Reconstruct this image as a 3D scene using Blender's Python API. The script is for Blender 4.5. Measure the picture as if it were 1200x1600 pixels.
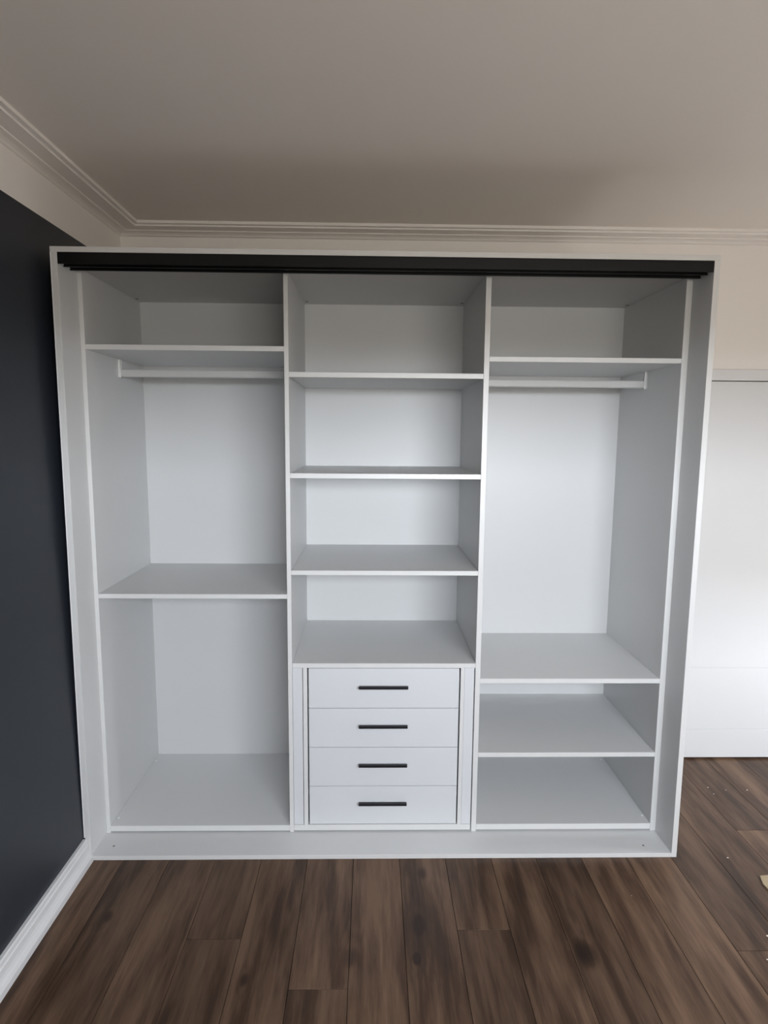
import bpy, bmesh, math, random
from mathutils import Matrix, Vector

for o in list(bpy.data.objects):
    bpy.data.objects.remove(o, do_unlink=True)
S = bpy.context.scene
COL = S.collection
random.seed(7)

# ------------------------------------------------------------------ camera
YAW, PITCH, ROLL, FPX = map(float, (1.1184, -7.2812, 0.4579, 955.9339))
cd = bpy.data.cameras.new('camera')
cam = bpy.data.objects.new('camera', cd)
COL.objects.link(cam)
cd.sensor_fit = 'HORIZONTAL'
cd.sensor_width = 36.0
cd.lens = FPX / 1200.0 * 36.0
cd.clip_start = 0.05
_a, _b, _c = (math.radians(v) for v in (YAW, PITCH, ROLL))
fw = Vector((math.sin(_a) * math.cos(_b), math.cos(_a) * math.cos(_b), math.sin(_b)))
r0 = Vector((math.cos(_a), -math.sin(_a), 0))
u0 = r0.cross(fw)
rr = r0 * math.cos(_c) + u0 * math.sin(_c)
uu = -r0 * math.sin(_c) + u0 * math.cos(_c)
M = Matrix((rr, uu, -fw)).transposed().to_4x4()
M.translation = Vector((1.1454, -2.2838, 1.7113))
cam.matrix_world = M
S.camera = cam

# ------------------------------------------------------------------ world, light, exposure
S.view_settings.view_transform = 'Standard'
S.view_settings.look = 'None'
S.view_settings.gamma = 1.0
S.view_settings.use_curve_mapping = False
S.view_settings.exposure = 0.0
S.cycles.use_denoising = True
S.cycles.max_bounces = 12
S.cycles.diffuse_bounces = 8
S.cycles.glossy_bounces = 4
S.cycles.sample_clamp_indirect = 8.0

W = bpy.data.worlds.new('overcast_sky')
S.world = W
W.use_nodes = True
nt = W.node_tree
nt.nodes.clear()
tc = nt.nodes.new('ShaderNodeTexCoord')
sx = nt.nodes.new('ShaderNodeSeparateXYZ')
rp = nt.nodes.new('ShaderNodeValToRGB')
bg = nt.nodes.new('ShaderNodeBackground')
wo = nt.nodes.new('ShaderNodeOutputWorld')
mr = nt.nodes.new('ShaderNodeMapRange')
mr.inputs['From Min'].default_value = -1
mr.inputs['From Max'].default_value = 1
nt.links.new(tc.outputs['Generated'], sx.inputs[0])
nt.links.new(sx.outputs['Z'], mr.inputs['Value'])
nt.links.new(mr.outputs[0], rp.inputs[0])
e = rp.color_ramp.elements
e[0].position = 0.0
e[0].color = (0.22, 0.21, 0.19, 1)         # ground far below the horizon
e[1].position = 1.0
e[1].color = (0.90, 0.965, 1.07, 1)
k = e.new(0.495); k.color = (0.23, 0.22, 0.20, 1)
k = e.new(0.505); k.color = (0.915, 0.965, 1.03, 1)
nt.links.new(rp.outputs[0], bg.inputs[0])
bg.inputs[1].default_value = 36.0
nt.links.new(bg.outputs[0], wo.inputs[0])

# windows of the room, behind the photographer: x0, x1, z0, z1 in wall_front
WINS = [(1.05, 3.0, 1.45, 2.2)]
RX0, RX1, RY0, RY1, RZ = -0.052, 4.3, -3.0, 0.770, 2.6560
for (x0, x1, z0, z1) in WINS:
    ld = bpy.data.lights.new('window_portal', 'AREA')
    ld.shape = 'RECTANGLE'
    ld.size = x1 - x0
    ld.size_y = z1 - z0
    ld.cycles.is_portal = True
    lo = bpy.data.objects.new('window_portal', ld)
    COL.objects.link(lo)
    lo.location = ((x0 + x1) / 2, RY0 - 0.02, (z0 + z1) / 2)
    lo.rotation_euler = (math.radians(90), 0, 0)      # -Z of the light looks to +Y
# window of wall_right, outside the frame: y0, y1, z0, z1
SIDE = (-0.50, 0.22, 0.50, 1.10)
ld = bpy.data.lights.new('window_portal', 'AREA')
ld.shape = 'RECTANGLE'
ld.size = SIDE[1] - SIDE[0]
ld.size_y = SIDE[3] - SIDE[2]
ld.cycles.is_portal = True
lo = bpy.data.objects.new('window_portal', ld)
COL.objects.link(lo)
lo.location = (RX1 + 0.02, (SIDE[0] + SIDE[1]) / 2, (SIDE[2] + SIDE[3]) / 2)
lo.rotation_euler = (math.radians(90), 0, math.radians(90))

# ------------------------------------------------------------------ materials
def mat(name, col, rough=0.5, metal=0.0, noise=0.0, nscale=30.0, bump=0.0, bscale=200.0, spec=None):
    m = bpy.data.materials.new(name)
    m.use_nodes = True
    n = m.node_tree
    b = n.nodes['Principled BSDF']
    b.inputs['Roughness'].default_value = rough
    b.inputs['Metallic'].default_value = metal
    if spec is not None:
        b.inputs['Specular IOR Level'].default_value = spec
    b.inputs['Base Color'].default_value = (*col, 1)
    g = n.nodes.new('ShaderNodeNewGeometry')
    if noise:
        t = n.nodes.new('ShaderNodeTexNoise')
        t.inputs['Scale'].default_value = nscale
        t.inputs['Detail'].default_value = 4
        n.links.new(g.outputs['Position'], t.inputs['Vector'])
        mp = n.nodes.new('ShaderNodeMapRange')
        mp.inputs['To Min'].default_value = 1 - noise
        mp.inputs['To Max'].default_value = 1 + noise
        n.links.new(t.outputs[0], mp.inputs['Value'])
        mx = n.nodes.new('ShaderNodeVectorMath')
        mx.operation = 'SCALE'
        mx.inputs[0].default_value = col
        n.links.new(mp.outputs[0], mx.inputs['Scale'])
        n.links.new(mx.outputs[0], b.inputs['Base Color'])
    if bump:
        t = n.nodes.new('ShaderNodeTexNoise')
        t.inputs['Scale'].default_value = bscale
        t.inputs['Detail'].default_value = 3
        n.links.new(g.outputs['Position'], t.inputs['Vector'])
        bp = n.nodes.new('ShaderNodeBump')
        bp.inputs['Strength'].default_value = bump
        bp.inputs['Distance'].default_value = 0.002
        n.links.new(t.outputs[0], bp.inputs['Height'])
        n.links.new(bp.outputs[0], b.inputs['Normal'])
    return m

BOARD = mat('white_melamine', (0.63, 0.635, 0.635), 0.42, noise=0.01, nscale=6, bump=0.03, bscale=500)
EDGE = mat('white_edge_banding', (0.69, 0.69, 0.68), 0.35, noise=0.008, nscale=9)
FRONT = mat('white_drawer_front', (0.66, 0.67, 0.69), 0.38, noise=0.01, nscale=5)
CEIL = mat('ceiling_paint', (0.83, 0.775, 0.72), 0.85, noise=0.015, nscale=2.0, bump=0.05, bscale=60)
WALLW = mat('off_white_wall_paint', (0.84, 0.80, 0.758), 0.75, noise=0.01, nscale=3, bump=0.05, bscale=80)
NAVY = mat('navy_wall_paint', (0.018, 0.022, 0.030), 0.46, noise=0.05, nscale=2.5, bump=0.08, bscale=90, spec=0.6)
GLOSSW = mat('white_gloss_paint', (0.68, 0.68, 0.68), 0.35, noise=0.01, nscale=8)
DOORM = mat('white_door_paint', (0.64, 0.64, 0.64), 0.4, noise=0.01, nscale=4)
BLACK = mat('black_anodised_track', (0.0035, 0.0035, 0.004), 0.42, noise=0.05, nscale=40, spec=0.3)
HANDLE = mat('black_handle_finish', (0.004, 0.0045, 0.007), 0.45, noise=0.05, nscale=60)
RAILM = mat('satin_white_rail', (0.60, 0.60, 0.59), 0.5, metal=0.0, noise=0.01, nscale=30)
CHROME = mat('bright_bracket_metal', (0.85, 0.85, 0.84), 0.25, metal=0.5, noise=0.01, nscale=50)
CAPM = mat('white_plastic_cap', (0.86, 0.86, 0.85), 0.3, noise=0.01, nscale=80)
HOLEM = mat('dark_fixing_hole', (0.17, 0.17, 0.17), 0.8, noise=0.02, nscale=80)
SUB = mat('dark_underfloor', (0.018, 0.013, 0.010), 0.9, noise=0.1, nscale=10)
OFFCUT = mat('pale_raw_wood', (0.33, 0.255, 0.155), 0.6, noise=0.12, nscale=60)
CRUMB = mat('pale_dust_crumb', (0.75, 0.68, 0.58), 0.8, noise=0.1, nscale=100)
CAULK = mat('white_sealant', (0.83, 0.83, 0.84), 0.4, noise=0.01, nscale=50)

KNOTS = [(1.2998, -0.4768, 0.012, 0.9), (1.8641, -0.4625, 0.030, 0.8), (0.2164, -0.2893, 0.014, 0.45),
         (1.3505, -0.0847, 0.016, 0.4), (1.3188, -0.3369, 0.022, 0.35), (1.0873, -0.47, 0.02, 0.3), (0.75, -0.55, 0.012, .5)]

def wood():
    m = bpy.data.materials.new('brown_oak_plank')
    m.use_nodes = True
    n = m.node_tree
    N = n.nodes.new
    L = n.links.new
    b = n.nodes['Principled BSDF']
    b.inputs['Specular IOR Level'].default_value = 0.28
    g = N('ShaderNodeNewGeometry')
    oi = N('ShaderNodeObjectInfo')
    off = N('ShaderNodeMath'); off.operation = 'MULTIPLY'; off.inputs[1].default_value = 37.0
    L(oi.outputs['Random'], off.inputs[0])
    cmb = N('ShaderNodeCombineXYZ')
    L(off.outputs[0], cmb.inputs['Z'])
    add = N('ShaderNodeVectorMath'); add.operation = 'ADD'
    L(g.outputs['Position'], add.inputs[0]); L(cmb.outputs[0], add.inputs[1])
    # knots bend the grain: pull the x coordinate towards each knot
    base = add.outputs[0]
    kn_sum = None
    bend = None
    for (kx, ky, kr, ks) in KNOTS:
        d = N('ShaderNodeVectorMath'); d.operation = 'SUBTRACT'
        L(g.outputs['Position'], d.inputs[0]); d.inputs[1].default_value = (kx, ky, 0)
        sc = N('ShaderNodeVectorMath'); sc.operation = 'MULTIPLY'
        L(d.outputs[0], sc.inputs[0]); sc.inputs[1].default_value = (1 / kr, 0.55 / kr, 0)
        ln = N('ShaderNodeVectorMath'); ln.operation = 'LENGTH'
        L(sc.outputs[0], ln.inputs[0])
        mp = N('ShaderNodeMapRange'); mp.interpolation_type = 'SMOOTHSTEP'
        mp.inputs['From Min'].default_value = 0.3; mp.inputs['From Max'].default_value = 1.5
        mp.inputs['To Min'].default_value = ks; mp.inputs['To Max'].default_value = 0
        L(ln.outputs['Value'], mp.inputs['Value'])
        wd = N('ShaderNodeMapRange'); wd.interpolation_type = 'SMOOTHSTEP'
        wd.inputs['From Min'].default_value = 0.0; wd.inputs['From Max'].default_value = 5.0
        wd.inputs['To Min'].default_value = 1.2; wd.inputs['To Max'].default_value = 0
        L(ln.outputs['Value'], wd.inputs['Value'])
        if kn_sum is None:
            kn_sum, bend = mp.outputs[0], wd.outputs[0]
        else:
            a1 = N('ShaderNodeMath'); a1.operation = 'ADD'; L(kn_sum, a1.inputs[0]); L(mp.outputs[0], a1.inputs[1]); kn_sum = a1.outputs[0]
            a2 = N('ShaderNodeMath'); a2.operation = 'ADD'; L(bend, a2.inputs[0]); L(wd.outputs[0], a2.inputs[1]); bend = a2.outputs[0]
    # broad cathedral figure
    mp1 = N('ShaderNodeMapping'); mp1.inputs['Scale'].default_value = (9.0, 1.3, 1.0)
    L(base, mp1.inputs[0])
    n1 = N('ShaderNodeTexNoise'); n1.inputs['Scale'].default_value = 1.0; n1.inputs['Detail'].default_value = 3
    n1.inputs['Distortion'].default_value = 0.4
    L(mp1.outputs[0], n1.inputs['Vector'])
    ph = N('ShaderNodeMath'); ph.operation = 'MULTIPLY_ADD'; ph.inputs[1].default_value = 9.0
    L(n1.outputs[0], ph.inputs[0]); L(bend, ph.inputs[2])
    fr = N('ShaderNodeMath'); fr.operation = 'MULTIPLY'; fr.inputs[1].default_value = 6.283
    L(ph.outputs[0], fr.inputs[0])
    sn = N('ShaderNodeMath'); sn.operation = 'SINE'; L(fr.outputs[0], sn.inputs[0])
    # fine fibre
    mp2 = N('ShaderNodeMapping'); mp2.inputs['Scale'].default_value = (170.0, 7.0, 1.0)
    L(base, mp2.inputs[0])
    n2 = N('ShaderNodeTexNoise'); n2.inputs['Scale'].default_value = 1.0; n2.inputs['Detail'].default_value = 4
    L(mp2.outputs[0], n2.inputs['Vector'])
    # slow streaks along the plank
    mp3 = N('ShaderNodeMapping'); mp3.inputs['Scale'].default_value = (16.0, 1.6, 1.0)
    L(base, mp3.inputs[0])
    n3 = N('ShaderNodeTexNoise'); n3.inputs['Scale'].default_value = 1.0; n3.inputs['Detail'].default_value = 5
    n3.inputs['Roughness'].default_value = 0.6
    L(mp3.outputs[0], n3.inputs['Vector'])
    t1 = N('ShaderNodeMath'); t1.operation = 'MULTIPLY_ADD'; t1.inputs[1].default_value = 0.035; L(sn.outputs[0], t1.inputs[0])
    s3 = N('ShaderNodeMapRange'); s3.inputs['From Min'].default_value = 0.3; s3.inputs['From Max'].default_value = 0.7
    L(n3.outputs[0], s3.inputs['Value'])
    L(s3.outputs[0], t1.inputs[2])
    t2 = N('ShaderNodeMath'); t2.operation = 'MULTIPLY_ADD'; t2.inputs[1].default_value = 0.30
    L(n2.outputs[0], t2.inputs[0]); L(t1.outputs[0], t2.inputs[2])
    t3 = N('ShaderNodeMath'); t3.operation = 'SUBTRACT'; L(t2.outputs[0], t3.inputs[0]); L(kn_sum, t3.inputs[1])
    cr = N('ShaderNodeValToRGB')
    el = cr.color_ramp.elements
    el[0].position = 0.0; el[0].color = (0.022, 0.0115, 0.007, 1)
    el[1].position = 1.25 if False else 1.0; el[1].color = (0.140, 0.084, 0.052, 1)
    x = el.new(0.45); x.color = (0.055, 0.0295, 0.0170, 1)
    L(t3.outputs[0], cr.inputs[0])
    # each plank its own tone
    tone = N('ShaderNodeMapRange'); tone.inputs['To Min'].default_value = 0.78; tone.inputs['To Max'].default_value = 1.25
    L(oi.outputs['Random'], tone.inputs['Value'])
    ml = N('ShaderNodeVectorMath'); ml.operation = 'SCALE'
    L(cr.outputs[0], ml.inputs[0]); L(tone.outputs[0], ml.inputs['Scale'])
    L(ml.outputs[0], b.inputs['Base Color'])
    rg = N('ShaderNodeMapRange'); rg.inputs['To Min'].default_value = 0.46; rg.inputs['To Max'].default_value = 0.36
    L(n2.outputs[0], rg.inputs['Value']); L(rg.outputs[0], b.inputs['Roughness'])
    bp = N('ShaderNodeBump'); bp.inputs['Strength'].default_value = 0.25; bp.inputs['Distance'].default_value = 0.0006
    L(n2.outputs[0], bp.inputs['Height']); L(bp.outputs[0], b.inputs['Normal'])
    return m
OAK = wood()

# ------------------------------------------------------------------ helpers
def link(name, me, mats, parent=None, kind=None):
    if not isinstance(mats, (list, tuple)):
        mats = [mats]
    for m in mats:
        me.materials.append(m)
    o = bpy.data.objects.new(name, me)
    COL.objects.link(o)
    if parent:
        o.parent = parent
    if kind:
        o['kind'] = kind
    return o

def to_mesh(bm, name):
    bmesh.ops.recalc_face_normals(bm, faces=bm.faces[:])
    me = bpy.data.meshes.new(name)
    bm.to_mesh(me)
    bm.free()
    return me

def add_box(bm, x0, x1, y0, y1, z0, z1, bev=0.0):
    r = bmesh.ops.create_cube(bm, size=1.0)
    vs = r['verts']
    for v in vs:
        v.co = Vector((x0 + (v.co.x + .5) * (x1 - x0), y0 + (v.co.y + .5) * (y1 - y0), z0 + (v.co.z + .5) * (z1 - z0)))
    if bev:
        es = list({e for v in vs for e in v.link_edges})
        bmesh.ops.bevel(bm, geom=es, offset=bev, segments=1, affect='EDGES', profile=0.5)

def box(name, x0, x1, y0, y1, z0, z1, m, parent=None, bev=0.0008, kind=None):
    bm = bmesh.new()
    add_box(bm, x0, x1, y0, y1, z0, z1, bev)
    me = to_mesh(bm, name)
    return link(name, me, m, parent, kind)

def board(name, x0, x1, y0, y1, z0, z1, parent):
    """melamine board whose front edge carries edge banding"""
    bm = bmesh.new()
    add_box(bm, x0, x1, y0, y1, z0, z1, 0.0008)
    me = to_mesh(bm, name)
    o = link(name, me, [BOARD, EDGE], parent)
    for p in me.polygons:
        if p.normal.y < -0.6:
            p.material_index = 1
    return o

def empty(name, loc=(0, 0, 0), **props):
    o = bpy.data.objects.new(name, None)
    o.empty_display_size = 0.1
    COL.objects.link(o)
    o.location = loc
    for k_, v_ in props.items():
        o[k_] = v_
    return o

def sweep(name, rings, m, parent=None, kind=None, smooth=False):
    """join equal-length rings of points into a closed prism"""
    bm = bmesh.new()
    R = [[bm.verts.new(p) for p in ring] for ring in rings]
    n = len(R[0])
    for a, b in zip(R, R[1:]):
        for i in range(n):
            bm.faces.new((a[i], a[(i + 1) % n], b[(i + 1) % n], b[i]))
    bm.faces.new(R[0][::-1])
    bm.faces.new(R[-1])
    me = to_mesh(bm, name)
    if smooth:
        for p in me.polygons:
            p.use_smooth = True
    return link(name, me, m, parent, kind)

def keep(o, parent):
    o.parent = parent
    o.matrix_parent_inverse = Matrix.Translation(parent.location).inverted()

# ------------------------------------------------------------------ the room
LEAN = 0.0195                               # the old left wall leans outwards a little
def wx(z): return -LEAN * z

# floor: dark underfloor and individual planks
floor = box('floor', -0.30, RX1 + 0.2, RY0 - 0.2, RY1 + 0.30, -0.06, -0.013, SUB, bev=0, kind='structure')
PW, X0 = 0.1856, 0.8925
joints = {0: -0.585, 3: -0.361, -2: -0.391, 8: -0.457, 10: 0.171, -1: -1.21, 1: -1.35, 2: -0.99, 4: -1.42, 5: -1.02,
          6: -1.62, 7: -1.15, 9: -1.02, -3: -1.45, -4: -0.93, -5: -1.7, 11: -0.9, 12: -0.2, 13: -1.3}
for k in range(-6, 20):
    xa, xb = X0 + PW * k, X0 + PW * (k + 1)
    if xb < -0.03 or xa > RX1:
        continue
    xa, xb = max(xa, -0.04), min(xb, RX1 + .02)
    j = joints.get(k, -random.uniform(0.2, 1.7))
    cuts = [RY0]
    y = j
    while y > RY0 + 0.15:
        y -= 1.86
    y += 1.86 if y < RY0 + .15 else 0
    while y < RY1 - 0.1:
        cuts.append(y)
        y += 1.86
    cuts.append(RY1 + 0.02)
    for ya, yb in zip(cuts, cuts[1:]):
        bm = bmesh.new()
        g = 0.0009
        x0, x1, y0, y1, c = xa + g, xb - g, ya + g, yb - g, 0.0004
        lo = [bm.verts.new((x, y_, -0.0125)) for x, y_ in ((x0, y0), (x1, y0), (x1, y1), (x0, y1))]
        mi = [bm.verts.new((x, y_, -c)) for x, y_ in ((x0, y0), (x1, y0), (x1, y1), (x0, y1))]
        hi = [bm.verts.new((x, y_, 0)) for x, y_ in ((x0 + c, y0 + c), (x1 - c, y0 + c), (x1 - c, y1 - c), (x0 + c, y1 - c))]
        for A, B in ((lo, mi), (mi, hi)):
            for i in range(4):
                bm.faces.new((A[i], A[(i + 1) % 4], B[(i + 1) % 4], B[i]))
        bm.faces.new(hi)
        bm.faces.new(lo[::-1])
        link('plank', to_mesh(bm, 'plank'), OAK, floor)

ceiling = box('ceiling', -0.35, RX1 + .2, RY0 - .2, RY1 + .3, RZ, RZ + .12, CEIL, bev=0, kind='structure')

# left wall: navy paint up to 2.475 m, off-white above
PZ = 2.4753
bm = bmesh.new()
zs = [-0.05, PZ, RZ + 0.01]
rows = []
for z in zs:
    rows.append([bm.verts.new((x, y, z)) for x, y in ((wx(z), RY0 - .1), (wx(z), RY1 + .2), (wx(z) - .12, RY1 + .2), (wx(z) - .12, RY0 - .1))])
for a, b in zip(rows, rows[1:]):
    for i in range(4):
        bm.faces.new((a[i], a[(i + 1) % 4], b[(i + 1) % 4], b[i]))
bm.faces.new(rows[0]); bm.faces.new(rows[-1])
me = to_mesh(bm, 'wall_left')
wl = link('wall_left', me, [NAVY, WALLW], None, 'structure')
for p in me.polygons:
    if p.center.z > PZ:
        p.material_index = 1

# back wall with the doorway recess
DX0, DX1, DZ = 2.760, 3.522, 1.985
bm = bmesh.new()
yb0, yb1 = RY1, RY1 + 0.12
add_box(bm, -0.30, DX0 - .03, yb0, yb1, -.05, RZ + .01)
add_box(bm, DX1 + .03, RX1 + .15, yb0, yb1, -.05, RZ + .01)
add_box(bm, DX0 - .03, DX1 + .03, yb0, yb1, DZ + .03, RZ + .01)
add_box(bm, DX0 - .03, DX1 + .03, yb1 - .03, yb1, -.05, DZ + .03)
link('wall_back', to_mesh(bm, 'wall_back'), WALLW, None, 'structure')
bm = bmesh.new()
y0, y1, z0, z1 = SIDE
add_box(bm, RX1, RX1 + .14, RY0 - .1, y0, -.05, RZ + .01)
add_box(bm, RX1, RX1 + .14, y1, RY1 + .12, -.05, RZ + .01)
add_box(bm, RX1, RX1 + .14, y0, y1, -.05, z0)
add_box(bm, RX1, RX1 + .14, y0, y1, z1, RZ + .01)
link('wall_right', to_mesh(bm, 'wall_right'), WALLW, None, 'structure')
wr = empty('window_2', (RX1 + .08, (y0 + y1) / 2, z0), kind='structure')
for b in ((y0, y0 + .05, z0, z1), (y1 - .05, y1, z0, z1), (y0 + .05, y1 - .05, z0, z0 + .05), (y0 + .05, y1 - .05, z1 - .05, z1)):
    keep(box('window_frame', RX1 + .06, RX1 + .11, b[0], b[1], b[2], b[3], GLOSSW, bev=.003), wr)
# front wall (behind the photographer) with its window opening
bm = bmesh.new()
ws = WINS
yf0, yf1 = RY0 - .14, RY0
x0, x1, z0, z1 = ws[0]
add_box(bm, -.35, x0, yf0, yf1, -.05, RZ + .01)
add_box(bm, x1, RX1 + .15, yf0, yf1, -.05, RZ + .01)
add_box(bm, x0, x1, yf0, yf1, -.05, z0)
add_box(bm, x0, x1, yf0, yf1, z1, RZ + .01)
link('wall_front', to_mesh(bm, 'wall_front'), WALLW, None, 'structure')
wf = empty('window_1', ((x0 + x1) / 2, RY0 - .08, z0), kind='structure')
for nm, b in (('window_frame', (x0, x0 + .06, z0, z1)), ('window_frame', (x1 - .06, x1, z0, z1)), ('window_frame', (x0 + .06, x1 - .06, z0, z0 + .06)),
              ('window_frame', (x0 + .06, x1 - .06, z1 - .06, z1)), ('mullion', ((x0 + x1) / 2 - .025, (x0 + x1) / 2 + .025, z0 + .06, z1 - .06))):
    o = box(nm, b[0], b[1], RY0 - .11, RY0 - .06, b[2], b[3], GLOSSW, bev=.003)
    keep(o, wf)

# skirting board along the left wall, ending at the wardrobe
prof = [(None, .0), (None, .0945), (.010, .0945), (.0135, .090), (.0145, .076), (.0185, .0725), (.0185, .0685), (.0155, .064),
        (.0160, .046), (.0195, .036), (.0255, .029), (.0320, .0245), (.0335, .0215), (.0335, .0)]
def skr(y): return [((wx(z) if x is None else x), y, z) for x, z in prof]
sweep('baseboard_left', [skr(RY0), skr(-0.0025)], GLOSSW, None, 'structure')

# cornice: shallow stepped plaster profile, p = distance from wall
cp = [(0, RZ + .004), (0, 2.6260), (.008, 2.6260), (.016, 2.6315), (.030, 2.6345), (.046, 2.6345), (.052, 2.6345), (.0535, 2.6385),
      (.075, 2.6375), (.1130, 2.6370), (.1140, 2.6370), (.1150, 2.6430), (.1190, 2.6440), (.1280, 2.6440), (.1320, 2.6440), (.1330, RZ + .004)]
WXC, WYC = -0.0515, 0.762
sweep('trim_1', [[(WXC + p if p else wx(z) - .002, RY0, z) for p, z in cp], [(WXC + p if p else wx(z) - .002, WYC - p if p else RY1, z) for p, z in cp]], WALLW, None, 'structure')
sweep('trim_2', [[(WXC + p if p else wx(z) - .002, WYC - p if p else RY1, z) for p, z in cp], [(RX1, WYC - p if p else RY1, z) for p, z in cp]], WALLW, None, 'structure')

# flush door in the back wall, right of the wardrobe
door = empty('door_1', (DX0, 0.763, 0), kind='structure')
def dbox(nm, *a, m=DOORM, bev=.0012):
    o = box(nm, *a, m, bev=bev); keep(o, door); return o
dbox('door_leaf', DX0, DX1, .7665, .800, .009, DZ - .004)
dbox('door_panel', DX0, DX1, .7630, .7662, .009, .1635)
dbox('door_panel', DX0, DX1, .7634, .7662, .1650, .5075)
dbox('door_panel', DX0, DX1, .7632, .7662, .5090, DZ - .004)
dbox('door_frame', DX0 - .058, DX1 + .058, .754, .7695, DZ, 2.040, m=GLOSSW, bev=.003)
dbox('door_frame', DX0 - .058, DX0 - .003, .754, .7695, 0.0005, DZ - .0005, m=GLOSSW, bev=.003)
dbox('door_frame', DX1 + .003, DX1 + .058, .754, .7695, 0.0005, DZ - .0005, m=GLOSSW, bev=.003)

# ------------------------------------------------------------------ the wardrobe
YA, YB, YW = 0.1452, 0.7371, 0.7560
XL, XR, H = 0.0025, 2.3991, 2.3600
XI0, XI1, ZI0, ZI1 = 0.0247, 2.3779, 0.0183, 2.3411
war = empty('wardrobe', (0, 0, 0), category='wardrobe',
            label='tall white built-in open wardrobe with three bays of shelves, without doors')
# surround
board('surround_side', 0.0042, XI0, 0, YW, ZI0, ZI1, war)
board('surround_side', XI1, XR, 0, YW, 0.0005, ZI1, war)
board('surround_top', 0.0002, XR, 0, YW, ZI1, H, war)
board('surround_base', 0.0042, XI1, 0, YW, 0.0005, ZI0, war)
o = box('scribe_strip', -0.0004, 0.0040, -.0006, .10, 0.098, ZI1, CAULK, war, bev=.001)
# carcass
L0, L1, R0, R1 = 0.0249, 0.0413, 2.3538, 2.3777
D0, D1, E0, E1 = 0.8014, 0.8187, 1.5779, 1.5987
ZT = 2.3203
for a, b in ((L0, L1), (R0, R1)):
    board('side_panel', a, b, YA, YW - .001, ZI0, ZT, war)
for a, b in ((D0, D1), (E0, E1)):
    board('divider', a, b, YA, YW - .001, ZI0 if a < 1 else ZI0 - .0, ZT, war)
board('carcass_top', L0, R1, YA, YW - .001, ZT, ZT + .018, war)
bays = ((L1, D0), (D1, E0), (E1, R0))
for i, (a, b) in enumerate(bays):
    box('back_panel', a, b, YB, YB + .008, .0252 if i != 1 else .0252, ZT, BOARD, war, bev=0)
def shelf(bay, z1, z0, name='shelf'):
    a, b = bays[bay]
    return board(name, a + .0003, b - .0003, YA + .0004, YB - .0002, z0, z1, war)
shelf(0, 2.0437, 2.0240); shelf(0, 1.0610, 1.0422); bl = shelf(0, .0495, .0251, 'bottom_panel')
shelf(1, 1.9471, 1.9272); shelf(1, 1.5536, 1.5338); shelf(1, 1.1604, 1.1415)
shelf(2, 2.0130, 1.9939); shelf(2, .7035, .6834); shelf(2, .3768, .3568); brp = shelf(2, .0512, .0256, 'bottom_panel')

# hanging rails
def rail(xa, xb, zc, zs):
    n = 20
    ring = lambda x: [(x, .455 + .0078 * math.cos(2 * math.pi * i / n), zc + .0088 * (1 if math.sin(2 * math.pi * i / n) > 0 else -1) * (1 if abs(math.sin(2 * math.pi * i / n)) > 1e-6 else 0)
                       + .0078 * math.sin(2 * math.pi * i / n)) for i in range(n)]
    r = sweep('hanging_rail', [ring(xa + .004), ring(xb - .004)], RAILM, war)
    for s, x in ((1, xa), (-1, xb)):
        bm = bmesh.new()
        xs = sorted((x + s * .0004, x + s * .0034))
        add_box(bm, xs[0], xs[1], .441, .469, zc - .020, zs - .0004, .0006)         # wall plate
        xs = sorted((x + s * .0034, x + s * .0120))
        add_box(bm, xs[0], xs[1], .4440, .4468, zc - .0185, zs - .0010, .0006)      # front cheek
        add_box(bm, xs[0], xs[1], .4632, .4660, zc - .0185, zs - .0010, .0006)      # rear cheek
        add_box(bm, xs[0], xs[1], .4468, .4632, zc - .0205, zc - .0180, .0005)      # saddle
        b = link('rail_bracket', to_mesh(bm, 'rail_bracket'), CHROME, r)
    return r
rail(L1, D0, 1.9645, 2.0240)
rail(E1, R0, 1.9370, 1.9939)

# sliding door track under the surround top
tr = box('sliding_door_track', XI0 + .0002, XI1 - .0002, .0008, .0990, ZI1 - .0035, ZI1 - .0001, BLACK, war, bev=.0004)
for y in (.0008, .0457, .0936):
    bm = bmesh.new()
    add_box(bm, XI0 + .0003, XI1 - .0003, y, y + .0030, 2.3009, ZI1 - .0036, .0005)
    if y > .01:
        add_box(bm, XI0 + .0003, XI1 - .0003, y - .006, y - .0001, 2.3009, 2.3040, .0004)
    link('track_fin', to_mesh(bm, 'track_fin'), BLACK, tr)

# fixing caps and screw holes
def disc(name, x, y, z, r, h, m, parent, ax='z'):
    bm = bmesh.new()
    bmesh.ops.create_cone(bm, cap_ends=True, segments=16, radius1=r, radius2=r * .8, depth=h)
    for v in bm.verts:
        v.co += Vector((x, y, z))
    return link(name, to_mesh(bm, name), m, parent)
for x, y in ((.0536, .2012), (.0515, .6690)):
    disc('fixing_cap', x, y, .0500, .0052, .0022, CAPM, bl)
for x, y in ((2.3426, .2017), (2.3349, .6693)):
    disc('fixing_cap', x, y, .0518, .0052, .0022, CAPM, brp)
for x, y in ((.0894, .0616), (2.2827, .0490)):
    disc('screw_hole', x, y, ZI0 + .0001, .0050, .0004, HOLEM, war)
for x, y in ((.0543, .6636), (2.3398, .6732), (1.5611, .6751), (.8355, .6755)):
    disc('fixing_hole', x, y, ZT - .0004, .0085, .0006, HOLEM, war)

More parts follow.
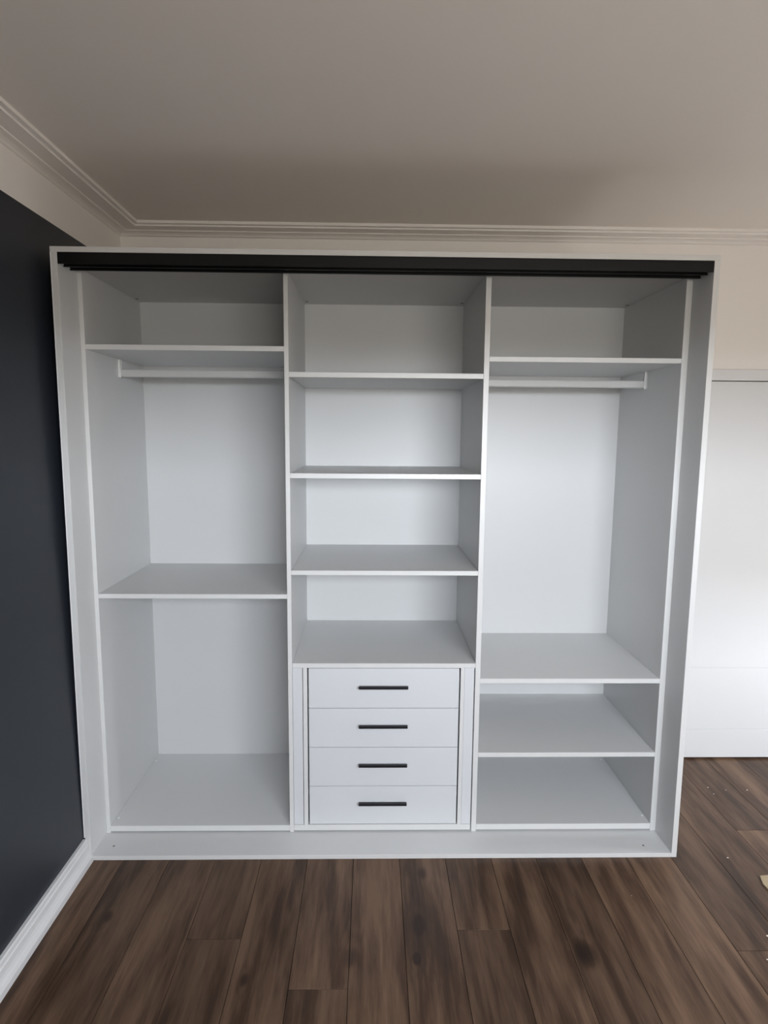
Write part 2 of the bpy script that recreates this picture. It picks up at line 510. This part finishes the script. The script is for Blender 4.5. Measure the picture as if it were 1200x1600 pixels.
# ------------------------------------------------------------------ drawer cabinet between the dividers
chest = empty('drawer_cabinet', (1.1983, YA, .0257), category='cabinet',
              label='white four-drawer cabinet fitted low in the middle bay of the wardrobe')
def cpart(o):
    keep(o, chest); return o
CX0, CX1 = D1 + .0004, E0 - .0042
cpart(board('top_panel', CX0, E0 - .0004, YA, YB - .0006, .7497, .7696, None))
cpart(board('base_panel', CX0, CX1, YA, YB - .0006, .0257, .0513, None))
cpart(board('side_panel', .8629, .8801, YA, YB - .0006, .0515, .7495, None))
cpart(board('side_panel', 1.5173, 1.5326, YA, YB - .0006, .0515, .7495, None))
fl = cpart(box('filler_strip', CX0 + .0006, .8603, YA + .0004, YA + .018, .0530, .7492, FRONT))
fr_ = cpart(box('filler_strip', 1.5330, CX1, YA + .0002, YA + .018, .0530, .7492, FRONT))
ups = [(.0549, .2261), (.2287, .3998), (.4024, .5735), (.5761, .7474)]
hz = [.1545, .3275, .5000, .6705]
for (z0, z1), h in zip(ups, hz):
    d = box('drawer', .8858, 1.5116, YA + .0004, YA + .0175, z0, z1, FRONT, bev=.0009)
    cpart(d)
    bm = bmesh.new()
    add_box(bm, .900, 1.498, YA + .018, YA + .030, z0 + .02, z1 - .03)
    add_box(bm, .900, .912, YA + .030, .68, z0 + .02, z1 - .03)
    add_box(bm, 1.486, 1.498, YA + .030, .68, z0 + .02, z1 - .03)
    add_box(bm, .912, 1.486, .668, .68, z0 + .02, z1 - .03)
    add_box(bm, .912, 1.486, YA + .030, .668, z0 + .02, z0 + .03)
    bx_ = link('drawer_box', to_mesh(bm, 'drawer_box'), BOARD, d)
    bx_.matrix_parent_inverse = d.matrix_parent_inverse.copy() if False else Matrix()
    bm = bmesh.new()
    add_box(bm, 1.0950, 1.2985, .1240, .1370, h - .0058, h + .0058, .0012)
    for px in (1.118, 1.275):
        add_box(bm, px - .005, px + .005, .1370, YA + .0003, h - .0055, h - .0015, .0004)
    link('handle', to_mesh(bm, 'handle'), HANDLE, d)

# ------------------------------------------------------------------ small things on the floor
bm = bmesh.new()
pts = [(2.6726, -.1133), (2.6568, -.1577), (2.6595, -.1844), (2.735, -.262), (2.792, -.205), (2.760, -.106)]
lo = [bm.verts.new((x, y, .0006)) for x, y in pts]
hi = [bm.verts.new((x, y, .0060)) for x, y in pts]
for i in range(len(pts)):
    j = (i + 1) % len(pts)
    bm.faces.new((lo[i], lo[j], hi[j], hi[i]))
bm.faces.new(hi); bm.faces.new(lo[::-1])
bmesh.ops.bevel(bm, geom=bm.edges[:], offset=.0008, segments=1, affect='EDGES')
o = link('wood_offcut', to_mesh(bm, 'wood_offcut'), OFFCUT)
o['category'] = 'offcut'
o['label'] = 'small pale wood offcut lying on the brown floorboards right of the wardrobe'

CL = ('leftmost of the crumbs by the foot of the white door', 'crumb just in front of the leftmost one by the white door', 'rightmost of the crumbs by the foot of the white door',
      'crumb in the middle of the row by the foot of the white door', 'pale crumb lying midway between the wardrobe corner and the wood offcut',
      'lone tiny crumb close in front of the wardrobe base, right bay', 'upper of the two pale crumbs in front of the wood offcut', 'lower of the two pale crumbs in front of the wood offcut')
for i, (x, y, s) in enumerate(((2.8006, .4937, .004), (2.7991, .4400, .003), (2.9805, .4710, .004), (2.8767, .4716, .003),
                               (2.6076, -.0070, .0045), (2.1261, -.2089, .002), (2.5184, -.3983, .004), (2.4567, -.4935, .0035))):
    bm = bmesh.new()
    bmesh.ops.create_icosphere(bm, subdivisions=1, radius=s * .85)
    for v in bm.verts:
        v.co = Vector((v.co.x * random.uniform(.8, 1.5), v.co.y * random.uniform(.6, 1.1), v.co.z * .5 + s * .47))
    zmin = min(v.co.z for v in bm.verts)
    for v in bm.verts:
        v.co.z -= zmin
    c = link('dust_crumb', to_mesh(bm, 'dust_crumb'), CRUMB)
    c.location = (x, y, .0002)
    c['category'] = 'crumb'
    c['group'] = 'pale crumbs on the floorboards'
    c['label'] = CL[i]
